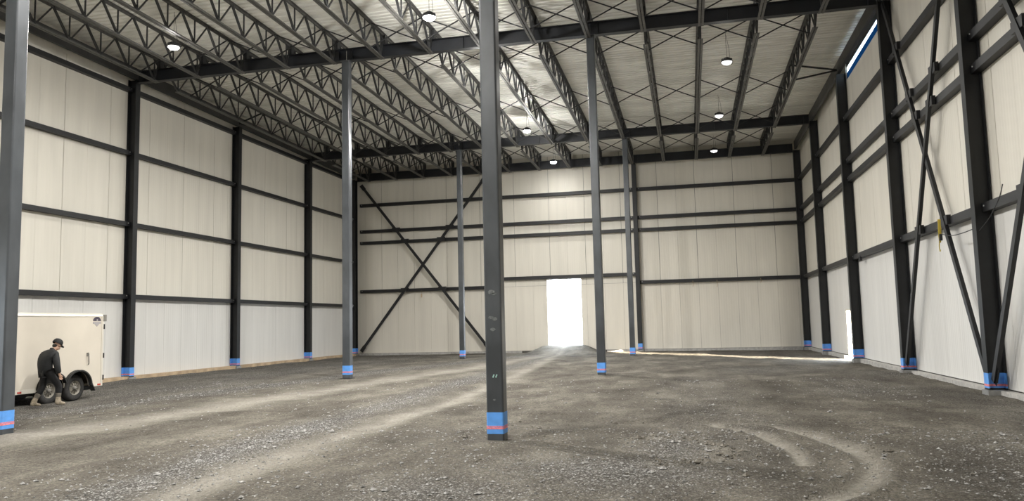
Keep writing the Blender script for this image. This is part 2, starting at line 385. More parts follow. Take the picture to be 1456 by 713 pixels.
# corrugated roof deck, ribs run across the hall
mb = MB(); P = .25; y = YB; prof = []
while y < WF + .2:
    for dy, dz in ((0, 0), (.160, 0), (.172, .085), (.238, .085)): prof.append((y + dy, deck(y + dy) + dz))
    y += P
n = len(prof); vs = [(WL - .15, a, b) for a, b in prof] + [(WR + .15, a, b) for a, b in prof]
vs += [(x, a, b + .06) for x, a, b in vs]
fs = [(i, i + 1, n + i + 1, n + i) for i in range(n - 1)] + [(2 * n + i, 3 * n + i, 3 * n + i + 1, 2 * n + i + 1) for i in range(n - 1)]
mb.add(vs, fs); struct(mb.build('ceiling', M['deckm']))
# yard outside
mb = MB(); mb.box(-120, 120, WF + .17, 180, -.5, .36); mb.box(WR + .17, 120, -80, WF + .17, -.5, -.08); mb.box(-120, WL - .17, -80, WF + .17, -.5, -.05)
mb.box(-120, 120, -160, YB - .2, -.5, -.06)
struct(mb.build('ground', mat('pale_yard', (.42, .41, .4), .95, vary=.2, scale=.6)))

# ------------------------------------------------------------------ columns
def hss(mb, w, z0, z1, r=.03):
    poly = []
    for sx, sy, a0 in ((1, 1, 0), (-1, 1, 90), (-1, -1, 180), (1, -1, 270)):
        for k in range(5):
            a = math.radians(a0 + 22.5 * k); poly.append((sx * (w / 2 - r) + r * math.cos(a), sy * (w / 2 - r) + r * math.sin(a)))
    return mb.prism(poly, z0, z1, lambda a, b, h: (a, b, h))
def interior_column(x, y, w, label, marks=False):
    t = empty('steel_column', (x, y, 0), label, 'column', 'square steel columns in the hall')
    hss(MB(), w, 0, zg(y) - .02).build('shaft', M['column'], t)
    MB().box(-w / 2 - .05, w / 2 + .05, -w / 2 - .05, w / 2 + .05, -.06, -.005).build('base_plate', M['wallcol'], t)
    MB().box(-w / 2 - .04, w / 2 + .04, -w / 2 - .04, w / 2 + .04, zg(y) - .02, zg(y)).build('cap_plate', M['column'], t)
    b = hss(MB(), w + .006, .115, .435).build('tape_band', M['blue'], t); b['label'] = 'blue tape band near the foot'
    mb = MB(); hss(mb, w + .010, .185, .215); hss(mb, w + .010, .222, .235)
    p = mb.build('marking_line', M['pink'], b); p['label'] = 'pink paint line across the blue tape'
    if marks:
        mb = MB(); f = -w / 2 - .003
        for k in (0, .045): mb.bar((-.02 + k, f, .955), (.0 + k, f, 1.0), .004, .018, up=(1, 0, 0))
        c = mb.build('chalk_mark', M['chalk'], t); c['label'] = 'two short teal chalk strokes'
        mb = MB()
        for (cx, cz, s) in ((-.02, 2.25, .07), (.02, 2.22, .045), (-.03, 1.86, .05), (.03, 1.84, .05), (-.01, 1.68, .05), (.0, .62, .025)):
            mb.prism([(cx + s * math.cos(a) * random.uniform(.7, 1.1), cz + s * .55 * math.sin(a) * random.uniform(.7, 1.1)) for a in [2 * PI * i / 9 for i in range(9)]], f, f + .002, lambda a, b, h: (a, h, b))
        c = mb.build('smudge', M['smudge'], t); c['label'] = 'pale scuffs on the dark paint'
    return t
interior_column(-2.92, Y0, .265, 'big dark square steel column in front at the middle of the gravel floor', True)
interior_column(X1 - .13, Y0, .275, 'dark square steel column cut by the left edge, standing before the trailer')
interior_column(X1, Y1, .28, 'dark square steel column under the nearer cross girder, right of the left wall')
interior_column(X2, Y1, .275, 'dark square steel column under the nearer cross girder, right of the bright doorway')
interior_column(X1, Y2, .27, 'slim dark square column under the farther girder, in front of the cross-braced wall bay')
interior_column(X2, Y2, .27, 'slim dark square column under the farther girder, close before another at the far wall')

def i_poly(d, bf, tf, tw):
    """I section, depth along a, flange width along b"""
    return [(-d / 2, -bf / 2), (-d / 2 + tf, -bf / 2), (-d / 2 + tf, -tw / 2), (d / 2 - tf, -tw / 2), (d / 2 - tf, -bf / 2), (d / 2, -bf / 2),
            (d / 2, bf / 2), (d / 2 - tf, bf / 2), (d / 2 - tf, tw / 2), (-d / 2 + tf, tw / 2), (-d / 2 + tf, bf / 2), (-d / 2, bf / 2)]
def wall_column(x, y, rot, ztop, label):
    t = empty('wall_mounted_column', (x, y, 0), label, 'column', 'I-section columns along the walls', rot)
    t.name = 'wall_side_column'
    MB().prism(i_poly(.36, .25, .018, .014), 0, ztop, lambda a, b, h: (a, b, h)).build('shaft', M['wallcol'], t)
    MB().box(-.22, .22, -.19, .19, -.06, .1).build('base_plate', M['galv'], t)
    bb = MB().prism(i_poly(.366, .256, .024, .02), .14, .46, lambda a, b, h: (a, b, h)).build('tape_band', M['blue'], t); bb['label'] = 'blue tape band near the foot'
    mk = MB().prism(i_poly(.37, .26, .028, .024), .18, .225, lambda a, b, h: (a, b, h)).build('marking_line', M['pink'], bb); mk['label'] = 'pink paint line across the blue tape'
    return t
for y, lb in ((Y1, 'dark I-section column on the left wall just behind the white trailer'), (Y15, 'dark I-section column on the left wall, second beyond the trailer'), (Y2, 'dark I-section column on the left wall, third beyond the trailer, under the farther girder')):
    wall_column(XL - .18, y, 0, deck(y) - .72, lb)
wall_column(XL - .18, Y3 + .08, PI / 2, deck(Y3) - .75, 'dark I-section column in the far left corner at the cross brace')
for y, lb in ((Y05, 'black I-section column on the right wall, nearest, with braces meeting at its foot'), (Y1, 'black I-section column on the right wall under the nearer girder, left of the crossed braces'),
              (Y15, 'black I-section column on the right wall beside the sunlit side door'), (Y2, 'dark I-section column on the right wall under the farther girder, beyond the sunlit door')):
    wall_column(XR + .18, y, 0, deck(y) - .72, lb)
wall_column(XR + .18, Y3 + .08, 0, deck(Y3) - .75, 'dark I-section column in the far right corner of the hall')
wall_column(X2, Y3 + .18, PI / 2, zg(Y3) - .02, 'dark column on the far wall, just right of a slim square column')
wall_column(X1, Y3 + .18, PI / 2, zg(Y3) - .02, 'dark column on the far wall at the right end of the cross brace')

# ------------------------------------------------------------------ girders and eave beams
def beam(name, p, q, d, bf, m, label, cat, group):
    """I beam, p/q = middle of the underside"""
    t = MB(); p = Vector(p); q = Vector(q); ax = (q - p).normalized(); s = Vector((-ax.y, ax.x, 0)).normalized(); L = (q - p).length
    pl = lambda a, b, h: p + ax * h + s * b + Vector((0, 0, a + d / 2))
    t.prism(i_poly(d, bf, .02, .014), 0, L, pl) if cat != 'beam' else t.prism([(-d / 2, -.06), (d / 2, -.06), (d / 2, .06), (-d / 2, .06)], 0, L, pl)
    for h in ((.25, L / 2, L - .25) if cat != 'beam' else ()):
        for sg in (-1, 1): t.bar(p + ax * h + s * sg * bf / 4 + Vector((0, 0, .02)), p + ax * h + s * sg * bf / 4 + Vector((0, 0, d - .02)), .012, bf / 2 - .01, up=s)
    return tag(t.build(name, m), label, cat, group)
SP = [(XL, X1, 'over the left aisle'), (X1, X2, 'over the middle aisle'), (X2, XR, 'over the right aisle')]
for y, nm in ((Y1, 'nearer'), (Y2, 'farther')):
    for a, b, w in SP: beam('roof_girder', (a + .01, y, zg(y)), (b - .01, y, zg(y)), .46, .24, M['girder'], f'dark steel girder across the hall on the {nm} column row, {w}', 'girder', 'cross girders')
for a, b, w in SP: beam('roof_girder', (a + .01, Y3 + .1, 11.22), (b - .01, Y3 + .1, 11.22), .49, .2, M['girder'], f'dark steel beam along the top of the far wall, {w}', 'girder', 'far wall roof beams')
YS = [(Y05 - 7.2, Y05, 'nearest to the camera'), (Y05, Y1, 'up to the nearer girder'), (Y1, Y15, 'just beyond the nearer girder'), (Y15, Y2, 'just before the farther girder'), (Y2, Y3, 'next to the far wall')]
for x, side in ((XL - .12, 'left'), (XR + .12, 'right')):
    for a, b, w in YS: beam('eave_beam', (x, a + .01, deck(a) - .71), (x, b - .01, deck(b) - .71), .46, .2, M['eave'], f'grey eave beam atop the {side} wall, section {w}', 'beam', f'eave beams of the {side} wall')

# ------------------------------------------------------------------ girts
HT_L = ['topmost', 'second from the top', 'second from the ground', 'lowest']
HT_R = ['topmost', 'second from the top', 'third from the top', 'lowest']
def girt(p, q, out, label, group, hgt=.2, dep=.2):
    p = Vector(p); q = Vector(q); ax = (q - p).normalized(); o = Vector(out); t = MB()
    poly = [(0, 0), (dep, 0), (dep, hgt), (0, hgt), (0, hgt - .03), (dep - .015, hgt - .03), (dep - .015, .03), (0, .03)]
    # channel with its back towards the hall
    t.prism([(a, b - hgt / 2) for a, b in poly], 0, (q - p).length, lambda a, b, h: p + ax * h + o * (a) + Vector((0, 0, b)))
    e = t.build('wall_girt', M['girt']); tag(e, label, 'girt', group)
    for end, sg in ((p, 1), (q, -1)):
        bm_ = MB(); c = end + ax * sg * .14 + o * (dep + .004) + Vector((0, 0, .03))
        bm_.tube([c - o * .006, c + o * .012], .018, 8); bm_.build('bolt', M['bolt'], e)
    return e
for k, z in enumerate(GL):
    for a, b, w in ((Y05, Y1, 'nearest bay, above the trailer'), (Y1, Y15, 'first bay beyond the trailer'), (Y15, Y2, 'second bay beyond the trailer'), (Y2, Y3, 'bay beside the far corner')):
        girt((WL, a + .02, z), (WL, b - .02, z), (1, 0, 0), f'dark girt on the left wall, {HT_L[k]}, {w}', 'girts on the left wall', .17)
for k, z in enumerate(GR):
    for a, b, w in ((Y05 - 7.0, Y05, 'bay at the right frame edge'), (Y05, Y1, 'bay with the nearer crossed braces'), (Y1, Y15, 'bay under the blue lit slit'), (Y15, Y2, 'bay with the sunlit door'), (Y2, Y3, 'bay beside the far corner')):
        girt((WR, a + .02, z), (WR, b - .02, z), (-1, 0, 0), f'black girt on the right wall, {HT_R[k]}, {w}', 'girts on the right wall')
    for a, b, w in ((XL, X1, 'bay with the cross brace'), (X1, X2, 'bay with the bright doorway'), (X2, XR + .3, 'bay right of the slim columns')):
        zz = D1[2] + .1 if (k == 3 and a == X1) else z
        girt((a + .1, WF, zz), (b - .1, WF, zz), (0, -1, 0), f'dark girt on the far wall, {HT_R[k]}, {w}', 'girts on the far wall')

# ------------------------------------------------------------------ wall braces
def brace(p, q, side, label, group, w=.13, brk=(), tk=.085):
    p = Vector(p); q = Vector(q); side = Vector(side); t = MB()
    ax = (q - p).normalized()
    t.bar(p, q, tk, w, up=ax.cross(side))
    e = tag(t.build('wall_brace', M['girt']), label, 'brace', group)
    for end, sg in ((p, 1), (q, -1)):
        g = MB(); c = end + ax * sg * .16; g.bar(c - ax * .2, c + ax * .2, .014, .24, up=ax.cross(side)); g.build('gusset_plate', M['girt'], e)
    for z in brk:
        f = (z - p.z) / (q.z - p.z); c = p + (q - p) * f
        h = Vector((0, 1, 0)) if abs(side.x) > .5 else Vector((1, 0, 0))
        b = MB(); b.bar(c - h * .26 - side * .03 + Vector((0, 0, .02)), c + h * .26 - side * .03 + Vector((0, 0, .02)), .10, .24); b.build('clip_bracket', M['girt'], e)
    return e
yb = WF - .36
brace((-20.45, yb, .28), (-12.1, yb, 10.98), (0, -1, 0), 'dark diagonal brace on the far wall rising from the left corner to the right', 'cross brace on the far wall', .16, GR[1:])
brace((-20.42, yb + .02, 10.95), (-12.1, yb + .02, .35), (0, -1, 0), 'dark diagonal brace on the far wall falling from the left corner to the right', 'cross brace on the far wall', .16, GR[1:])
xb = XR + .09
brace((xb, Y1 - .2, .3), (xb, Y05 + .25, 11.55), (-1, 0, 0), 'black brace on the right wall rising towards the camera from the nearer girder column', 'braces on the right wall', .15, GR)
brace((xb + .03, Y1 - .2, 11.5), (xb + .03, Y05 + .2, .3), (-1, 0, 0), 'black brace on the right wall, falling towards the camera, yellow cord hung on it', 'braces on the right wall', .15, GR)
brace((xb, Y05 - .2, .3), (xb, 12.0, 11.4), (-1, 0, 0), 'black brace at the right edge, rising from the foot of the nearest wall column', 'braces on the right wall', .15, GR)
brace((xb + .03, Y05 - .2, 11.5), (xb + .03, 12.0, .3), (-1, 0, 0), 'black brace at the upper right edge, falling from the nearest wall column top', 'braces on the right wall', .15, GR)

# ------------------------------------------------------------------ open web joists
BAYS = [(Y0, Y1, 'before the nearer girder', 10), (Y1, Y2, 'between the two cross girders', 10), (Y2, Y3, 'between the farther girder and far wall', 5)]
CD = .93      # joist depth
for ya, yc, w, npan in BAYS:
    L = yc - ya; p = L / npan; zt = lambda d: SL * d
    T = lambda d: (0, d, zt(d) - .05); B = lambda d: (0, d, zt(d) - CD)
    def chord(f, d0, d1, s):
        m_ = MB()
        for sx in (-1, 1): 
            a, b = Vector(f(d0)), Vector(f(d1))
            m_.bar(a + Vector((sx * .052, 0, 0)), b + Vector((sx * .052, 0, 0)), .078, .014, oh=s * .035)
            m_.bar(a + Vector((sx * .02, 0, 0)), b + Vector((sx * .02, 0, 0)), .012, .085)
        return m_
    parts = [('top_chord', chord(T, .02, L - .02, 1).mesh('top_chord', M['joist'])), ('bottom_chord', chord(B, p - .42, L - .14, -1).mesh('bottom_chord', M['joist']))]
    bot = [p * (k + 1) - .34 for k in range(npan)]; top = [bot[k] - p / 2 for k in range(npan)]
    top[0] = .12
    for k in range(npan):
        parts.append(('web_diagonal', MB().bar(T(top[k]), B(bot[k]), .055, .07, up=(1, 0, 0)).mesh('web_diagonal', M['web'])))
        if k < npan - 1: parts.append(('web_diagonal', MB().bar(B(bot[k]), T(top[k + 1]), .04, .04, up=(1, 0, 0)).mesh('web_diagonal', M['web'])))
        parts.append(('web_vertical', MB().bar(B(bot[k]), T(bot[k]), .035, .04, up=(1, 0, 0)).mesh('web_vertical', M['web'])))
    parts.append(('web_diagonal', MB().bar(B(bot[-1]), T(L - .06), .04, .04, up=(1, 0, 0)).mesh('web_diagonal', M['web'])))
    for d0, d1 in ((.0, .1), (L - .1, L)):
        m_ = MB(); dm = (d0 + d1) / 2; m_.box(-.08, .08, d0, d1, zt(dm) - .39, zt(dm) - .05)
        pd = 1 if d0 == 0 else -1; e0 = d1 if d0 == 0 else d0
        m_.prism([(e0, -.10 + zt(dm)), (e0 + pd * .32, -.10 + zt(dm)), (e0, -.38 + zt(dm))], -.012, .012, lambda a, b, h: (h, a, b))
        parts.append(('bearing_seat', m_.mesh('bearing_seat', M['web'])))
    for i, x in enumerate(JX):
        t = empty('roof_joist', (x, ya, deck(ya) - .005), f'open-web steel roof joist, {ORD[i]} from the left wall, {w}', 'joist', f'roof joists {w}')
        for nm, me_ in parts: link(nm, me_, t)
# bridging rods, a cross in every gap
ROWS = [(18.3, 'nearest row'), (24.4, 'row just before the nearer girder'), (27.45, 'row just past the nearer girder'), (33.85, 'row midway between girders'), (39.1, 'row just before the farther girder'), (43.0, 'row by the far wall')]
for y, w in ROWS:
    for i in range(len(JX) - 1):
        a, b = JX[i], JX[i + 1]; z1, z0 = deck(y) - .07, deck(y) - .90
        t = empty('bridging_brace', ((a + b) / 2, y, z0), f'thin crossed bridging rods in gap {ORD[i]} from left wall, {w}', 'bridging', 'bridging rods between joists')
        h = (b - a) / 2 - .03
        MB().bar((-h, .03, 0), (h, .03, z1 - z0), .035, .035).build('bridging_rod', M['rod'], t)
        MB().bar((-h, -.03, z1 - z0), (h, -.03, 0), .035, .035).build('bridging_rod', M['rod'], t)
# struts from the outermost joists to the wall columns between girders
for side, xj, xw in (('left', JX[0], XL - .1), ('right', JX[-1], XR + .1)):
    for dz, nm in ((-.1, 'upper'), (-.9, 'lower')):
        mb = MB(); mb.bar((xj, Y15 - .3 if nm == 'lower' else Y15 + .2, deck(Y15) + dz), (xw, Y15, deck(Y15) - .55), .06, .06)
        tag(mb.build('roof_strut', M['rod']), f'{nm} dark strut from outermost joist to the middle column of the {side} wall', 'strut', 'roof struts')

# ------------------------------------------------------------------ high bay lamps
LZ = 11.22
hm = mat('lamp_housing', (.06, .062, .066), .45, .3)
def lamp_meshes(K=1.3):
    h = MB(); h.lathe([(0, .10), (.07, .10), (.075, .16), (.0, .16)], 24); h.lathe([(0, .10), (.10, .095), (.155, .05), (.165, 0), (.15, -.004), (.14, .01), (0, .012)], 32)
    for k in range(20):
        a = 2 * PI * k / 20; h.bar((.05 * math.cos(a), .05 * math.sin(a), .075), (.15 * math.cos(a), .15 * math.sin(a), .055), .006, .06)
    l = MB(); l.lathe([(0, -.075), (.06, -.07), (.11, -.05), (.14, -.02), (.146, .0), (.146, .008), (0, .008)], 32)
    hk = MB(); hk.tube([(0, 0, .16), (0, 0, .20), (.02, 0, .23), (0, 0, .26), (-.02, 0, .23)], .006, 6)
    for q_ in (h, l): q_.v = [(a * K, b * K, c if c > .09 else c * K) for a, b, c in q_.v]
    return h.mesh('housing', hm), l, hk.mesh('hook', hm)
hmesh, lmb, hkm = lamp_meshes()
lens_on = lmb.mesh('lens', emis('lens_bright', (1, .985, .95), 60)); lens_dim = lmb.mesh('lens', emis('lens_dim', (1, .98, .95), 2.2))
dim_rows = {-16.35: 'left', 1.76: 'right'}
LAMPS = [(-16.35, 21.9, False)] + [(x, y, x == -7.4) for x in (-7.4, 1.76) for y in (21.9, 28.9, 36.6, 44.3)] + [(-7.4, 14.4, True), (-7.4, 6.0, True), (-7.4, -3.0, True)]
PW = 1280
for x, y, on in LAMPS:
    far = {21.9: 'before the nearer girder', 28.9: 'just beyond the nearer girder', 36.6: 'before the farther girder', 44.3: 'near the far wall'}.get(y, 'behind the camera')
    if y == 22.0: far = 'before the nearer girder'
    visible = y > 20
    row = 'middle' if on else dim_rows[x]
    look = 'glaring white round high bay lamp' if on else 'dim round high bay lamp'
    if y == 14.4: far = 'overhead out of view'
    if y == 6.0: far = 'above the camera'
    t = empty('high_bay_lamp', (x, y, LZ), f'{look} hanging in the {row} row, {far}', 'lamp', 'round high bay lamps')
    link('housing', hmesh, t); link('lens', lens_on if on else lens_dim, t); link('hook', hkm, t)
    MB().tube([(0, 0, .26), (0, 0, deck(y) - LZ)], .006, 6).build('hanging_cord', M['rod'], t)
    cd = MB(); cd.tube([(.03, 0, .15), (.14, .03, .12), (.2, .05, -.06), (.16, .04, -.1), (.12, .03, .1), (.1, 0, .5), (.02, 0, deck(y) - LZ - .1)], .006, 6); cd.build('power_cable', M['rod'], t)
    pw = PW if on else {'left': .12, 'right': .06}[row] * PW
    if pw:
        l = bpy.data.lights.new('high_bay_light', 'AREA'); l.shape = 'DISK'; l.size = .28; l.energy = pw * {44.3: .07, 36.6: .85, 28.9: .75, 6.0: 1.1, -3.0: .5}.get(y, 1.0); l.spread = math.radians(170); l.color = (1, .975, .93)
        lo = bpy.data.objects.new('high_bay_light', l); COL.objects.link(lo); lo.location = (x, y, LZ - .105)
        pl_ = bpy.data.lights.new('high_bay_uplight', 'POINT'); pl_.shadow_soft_size = .1; pl_.energy = l.energy * .34; pl_.color = l.color
        po = bpy.data.objects.new('high_bay_side_light', pl_); COL.objects.link(po); po.location = (x, y, LZ - .19)

# ------------------------------------------------------------------ cords and small hanging bits
def cord(name, pts, r, m, label, cat, group=None):
    return tag(MB().tube(smooth3(pts), r, 6).build(name, m), label, cat, group)
def smooth3(p, n=6):
    p = [Vector(a) for a in p]; out = []
    for i in range(len(p) - 1):
        a, b, c, d = p[max(i - 1, 0)], p[i], p[i + 1], p[min(i + 2, len(p) - 1)]
        for k in range(n):
            t = k / n; out.append(.5 * ((2 * b) + (c - a) * t + (2 * a - 5 * b + 4 * c - d) * t * t + (3 * b - a - 3 * c + d) * t ** 3))
    out.append(p[-1]); return out
M['yellow'] = mat('yellow_cord', (.55, .42, .05), .6); M['blackrub'] = mat('black_rubber', (.02, .02, .02), .7)
xc = XR - .06
t = empty('extension_cord', (xc, 20.95, 3.35), 'yellow extension cord bundled on a brace of the right wall', 'cord')
mb = MB()
for k in range(5):
    o = (k - 2) * .012; mb.tube(smooth3([(o, .02, .75), (o + .02, .05, .45), (o * .5, .04, .18), (o - .02, -.03, .42), (o, -.02, .75)]), .008, 6)
mb.tube(smooth3([(0, .03, .3), (-.02, .06, .1), (.0, .09, -.04), (0, .07, .0)]), .011, 6); mb.build('cord_coil', M['yellow'], t)
MB().box(-.03, .03, -.07, .02, .22, .38).build('plug_box', M['blackrub'], t)
cord('power_cable', [(xc, 20.85, 3.72), (xc + .05, 20.3, 3.62), (xc + .06, 19.6, 3.6), (xc + .08, 18.95, 3.62)], .01, M['rod'], 'thin black cable sagging from the yellow cord to the nearest wall column', 'cable')
cord('power_cable', [(xc + .1, 18.6, 3.55), (xc + .1, 18.0, 3.75), (xc + .06, 17.3, 4.05), (xc + .04, 17.0, 4.3)], .01, M['rod'], 'thin black cable curving up right of the nearest wall column', 'cable')
tag(MB().box(WR - .24, WR - .16, 31.2, 31.4, 3.84, 3.98).tube([(WR - .2, 31.3, 3.97), (WR - .2, 31.3, 4.05)], .02, 6).build('hanging_clamp', M['blackrub']), 'small black clamp under the lowest right wall girt, under the slit bay', 'clamp')
for x, z, lb in ((.28, 3.7, 'loose cord end hanging under far wall girt, leftmost of the three right of the columns'), (1.65, 3.62, 'loose cord end hanging under far wall girt, middle one of three'), (4.08, 3.8, 'loose cord end hanging under far wall girt, nearest the right corner')):
    cord('loose_cord', [(x, WF - .22, 4.05), (x + .02, WF - .24, (4 + z) / 2), (x - .01, WF - .22, z)], .014, M['tan'], lb, 'cord', 'loose cord ends on the far wall')
tag(MB().box(-16.47, -16.39, WF - .23, WF - .21, 3.58, 3.8).tube([(-16.43, WF - .22, 3.8), (-16.43, WF - .22, 4.0)], .008, 6).build('paper_tag', M['tan']), 'small tan tag hanging from the far wall girt inside the cross brace', 'tag')

# ------------------------------------------------------------------ cargo trailer
M['trw'] = mat('trailer_cream_aluminium', (.60, .55, .47), .4, vary=.04, scale=1.5)
M['trtrim'] = mat('trailer_trim', (.70, .66, .58), .35, .2); M['rubber'] = mat('tyre_rubber', (.022, .021, .02), .85, vary=.3, scale=20, bump=.3)
M['rim'] = mat('dusty_rim', (.20, .185, .155), .6, .2, vary=.25, scale=12); M['redl'] = mat('red_reflector', (.5, .05, .03), .3); M['under'] = mat('chassis_black', (.015, .015, .015), .8)
M['dgrey'] = mat('hinge_grey', (.2, .19, .17), .5); M['emblem'] = mat('emblem_dark', (.05, .04, .06), .5); M['emblem2'] = mat('emblem_grey', (.35, .33, .33), .5)
TX, TY = -16.40, 19.10      # side plane, rear end
t = empty('cargo_trailer', (TX - 1.05, TY - 2.4, -.06), 'white enclosed cargo trailer with two axles parked along the left wall', 'trailer')
Wd, Ln, zb, zt_ = 2.10, 4.80, .37, 2.40
w2, l2 = Wd / 2, Ln / 2
# wheel openings on the side skin: one long double arch
wy = [l2 - .92, l2 - 1.80]        # wheel centres (local y), rear first
def side_poly():
    pts = [(-l2, zb), (wy[1] - .47, zb)]
    for c in (wy[1], wy[0]):
        for k in range(13):
            a = PI - PI * k / 12; yy, zz = c + .44 * math.cos(a), .40 + .42 * math.sin(a)
            if c == wy[1] and yy > (wy[0] + wy[1]) / 2: continue
            if c == wy[0] and yy < (wy[0] + wy[1]) / 2: continue
            pts.append((yy, max(zz, zb)))
    pts += [(wy[0] + .47, zb), (l2, zb), (l2, zt_ - .10), (l2 - .02, zt_ - .07), (-l2, zt_ - .07)]
    return pts
mb = MB()
for sg in (-1, 1): mb.prism(side_poly(), 0, .03, lambda a, b, h: (sg * (w2 - h), a, b))
mb.box(-w2 + .03, w2 - .03, l2 - .03, l2, zb, zt_ - .08); mb.box(-w2 + .03, w2 - .03, -l2, -l2 + .03, zb, zt_ - .08)
mb.prism([(-w2, -l2), (0, -l2 - .75), (w2, -l2)], zb, zt_ - .1, lambda a, b, h: (a, b, h))
mb.box(-w2 + .30, w2 - .30, -l2, l2, zb, zb + .05)
for sg in (-1, 1): mb.box(sg * w2 - sg * .31, sg * w2 - sg * .03, -l2, wy[1] - .48, zb, zb + .05) if sg > 0 else mb.box(-w2 + .03, -w2 + .31, -l2, wy[1] - .48, zb, zb + .05)
mb.build('body', M['trw'], t)
# roof with rounded edges
mb = MB(); poly = []
for k in range(7): a = PI / 2 * k / 6; poly.append((w2 + .012 - .1 + .1 * math.cos(a), zt_ - .1 + .1 * math.sin(a)))
poly += [(-p_, q_) for p_, q_ in poly[::-1]]
mb.prism(poly, -l2, l2 + .01, lambda a, b, h: (a, h, b)); mb.build('roof', M['trtrim'], t)
for sg in (-1, 1):
    MB().box(sg * w2 - .012, sg * w2 + .012, -l2, wy[1] - .5, zb - .02, zb + .09).build('trim_rail', M['trtrim'], t)
    MB().box(sg * w2 - .012, sg * w2 + .012, wy[0] + .5, l2, zb - .02, zb + .05).build('trim_rail', M['trtrim'], t)
    MB().box(sg * w2 - .014, sg * w2 + .014, l2 - .05, l2 + .014, zb - .02, zt_ - .09).build('corner_trim', M['trtrim'], t)
for sg, s2 in ((1, 'near'), (-1, 'off')):
    mb = MB()      # double arch flare in black rubber
    for c, lo, hi in ((wy[1], 0, 1), (wy[0], 0, 1)):
        prev = None
        for k in range(21):
            a = PI - PI * k / 20 * (1.0); yy, zz = c + .45 * math.cos(a), .40 + .43 * math.sin(a)
            mid = (wy[0] + wy[1]) / 2
            if (c == wy[1] and yy > mid) or (c == wy[0] and yy < mid): prev = None; continue
            cur = (sg * (w2 + .05), yy, zz)
            if prev: mb.bar(prev, cur, .11, .035, up=(0, 0, 1) if abs(yy - c) < .36 else (0, 1, 0))
            prev = cur
    mb.bar((sg * (w2 + .04), wy[0] + .45, .45), (sg * (w2 + .04), wy[0] + .56, .24), .14, .02, up=(0, 1, 0))
    mb.build('fender', M['blackrub'], t)
    for c in wy:
        wmb = MB(); x0 = sg * (w2 - .16)
        wmb.lathe([(.19, -.10), (.30, -.105), (.345, -.085), (.36, -.04), (.36, .04), (.345, .085), (.30, .105), (.19, .10), (.19, -.10)], 40, 'x', (x0, c, .36))
        for k in range(40):
            a = 2 * PI * k / 40; wmb.box(-.085, .085, -.006, .006, -.004, .006) if False else None
        wo = wmb.build('wheel', M['rubber'], t)
        r = MB(); fx = x0 + sg * .07
        r.lathe([(.195, .035 * sg), (.18, .03 * sg), (.17, -.03 * sg), (.10, -.01 * sg), (.07, .0), (0, .0)], 32, 'x', (fx, c, .36))
        for k in range(10):
            a = 2 * PI * k / 10; r.bar((fx + sg * .004, c + .08 * math.cos(a), .36 + .08 * math.sin(a)), (fx - sg * .016, c + .165 * math.cos(a), .36 + .165 * math.sin(a)), .03, .02, up=(1, 0, 0))
        r.build('rim', M['rim'], wo)
        hb = MB(); hb.lathe([(.055, 0), (.05, sg * .05), (.03, sg * .065), (0, sg * .067)], 16, 'x', (fx, c, .36))
        for k in range(5): a = 2 * PI * k / 5; hb.tube([(fx, c + .075 * math.cos(a), .36 + .075 * math.sin(a)), (fx + sg * .025, c + .075 * math.cos(a), .36 + .075 * math.sin(a))], .011, 6)
        hb.build('hub', M['dgrey'], wo)
mb = MB(); 
for c in wy: mb.bar((-w2 + .1, c, .36), (w2 - .1, c, .36), .08, .08)
for sx in (-.75, .75): mb.box(sx - .03, sx + .03, -l2, l2, zb - .12, zb)
mb.bar((-.75, -l2, .31), (0, -l2 - 1.3, .31), .06, .1); mb.bar((.75, -l2, .31), (0, -l2 - 1.3, .31), .06, .1); mb.box(-.04, .04, -l2 - 1.3, -l2 - 1.2, -.04 + .04, .45)
mb.box(-w2 + .3, w2 - .3, wy[1] - .5, wy[0] + .5, zb, zb + .5)
for sg in (-1, 1): mb.box(min(sg * .7, sg * (w2 - .03)), max(sg * .7, sg * (w2 - .03)), wy[1] - .5, wy[0] + .5, .86, .90)
mb.build('chassis', M['under'], t)
MB().box(-w2 + .06, w2 - .06, l2, l2 + .025, zb + .04, zt_ - .14).build('ramp_door', M['trw'], t)
for z in (2.02, 1.2, .58): MB().tube([(w2 + .015, l2 + .03, z - .07), (w2 + .015, l2 + .03, z + .07)], .022, 8).build('hinge', M['blackrub'], t)
MB().box(w2 - .05, w2 + .03, l2 + .0, l2 + .1, 2.17, 2.36).build('marker_lamp', M['dgrey'], t)
for yy in (l2 - .12, -.40, -.85): MB().box(w2 + .012, w2 + .022, yy - .06, yy + .06, zb + .0, zb + .045).build('reflector', M['redl'], t)
mb = MB(); yh = l2 - .56
mb.box(w2, w2 + .012, yh - .035, yh + .035, 1.20, 1.30); mb.tube([(w2 + .02, yh, 1.30), (w2 + .045, yh, 1.27), (w2 + .045, yh + .012, 1.0), (w2 + .02, yh + .012, .97)], .014, 8); mb.build('door_latch', M['dgrey'], t)
mb = MB(); ec = l2 - .24; ez = 2.16
pl = lambda a, b, h: (w2 + h, ec + a, ez + b)
mb.prism([(-.14, .02)] + [(.15 * math.cos(a), .02 + .12 * math.sin(a)) for a in [PI - PI * k / 10 for k in range(11)]] + [(.14, .02)], 0, .006, pl)
e = mb.build('emblem', M['emblem'], t); e['label'] = 'dark shield emblem at the upper rear corner'
mb = MB(); mb.prism([(-.15, -.06), (.15, -.06), (.15, .0), (-.15, .0)], 0, .008, pl); mb.prism([(-.09, -.06), (0, -.14), (.09, -.06)], 0, .007, pl)
mb.prism([(-.02, .02), (.03, .02), (.03, .07), (-.02, .07)], .006, .009, pl)
mb.build('banner', M['emblem2'], e)

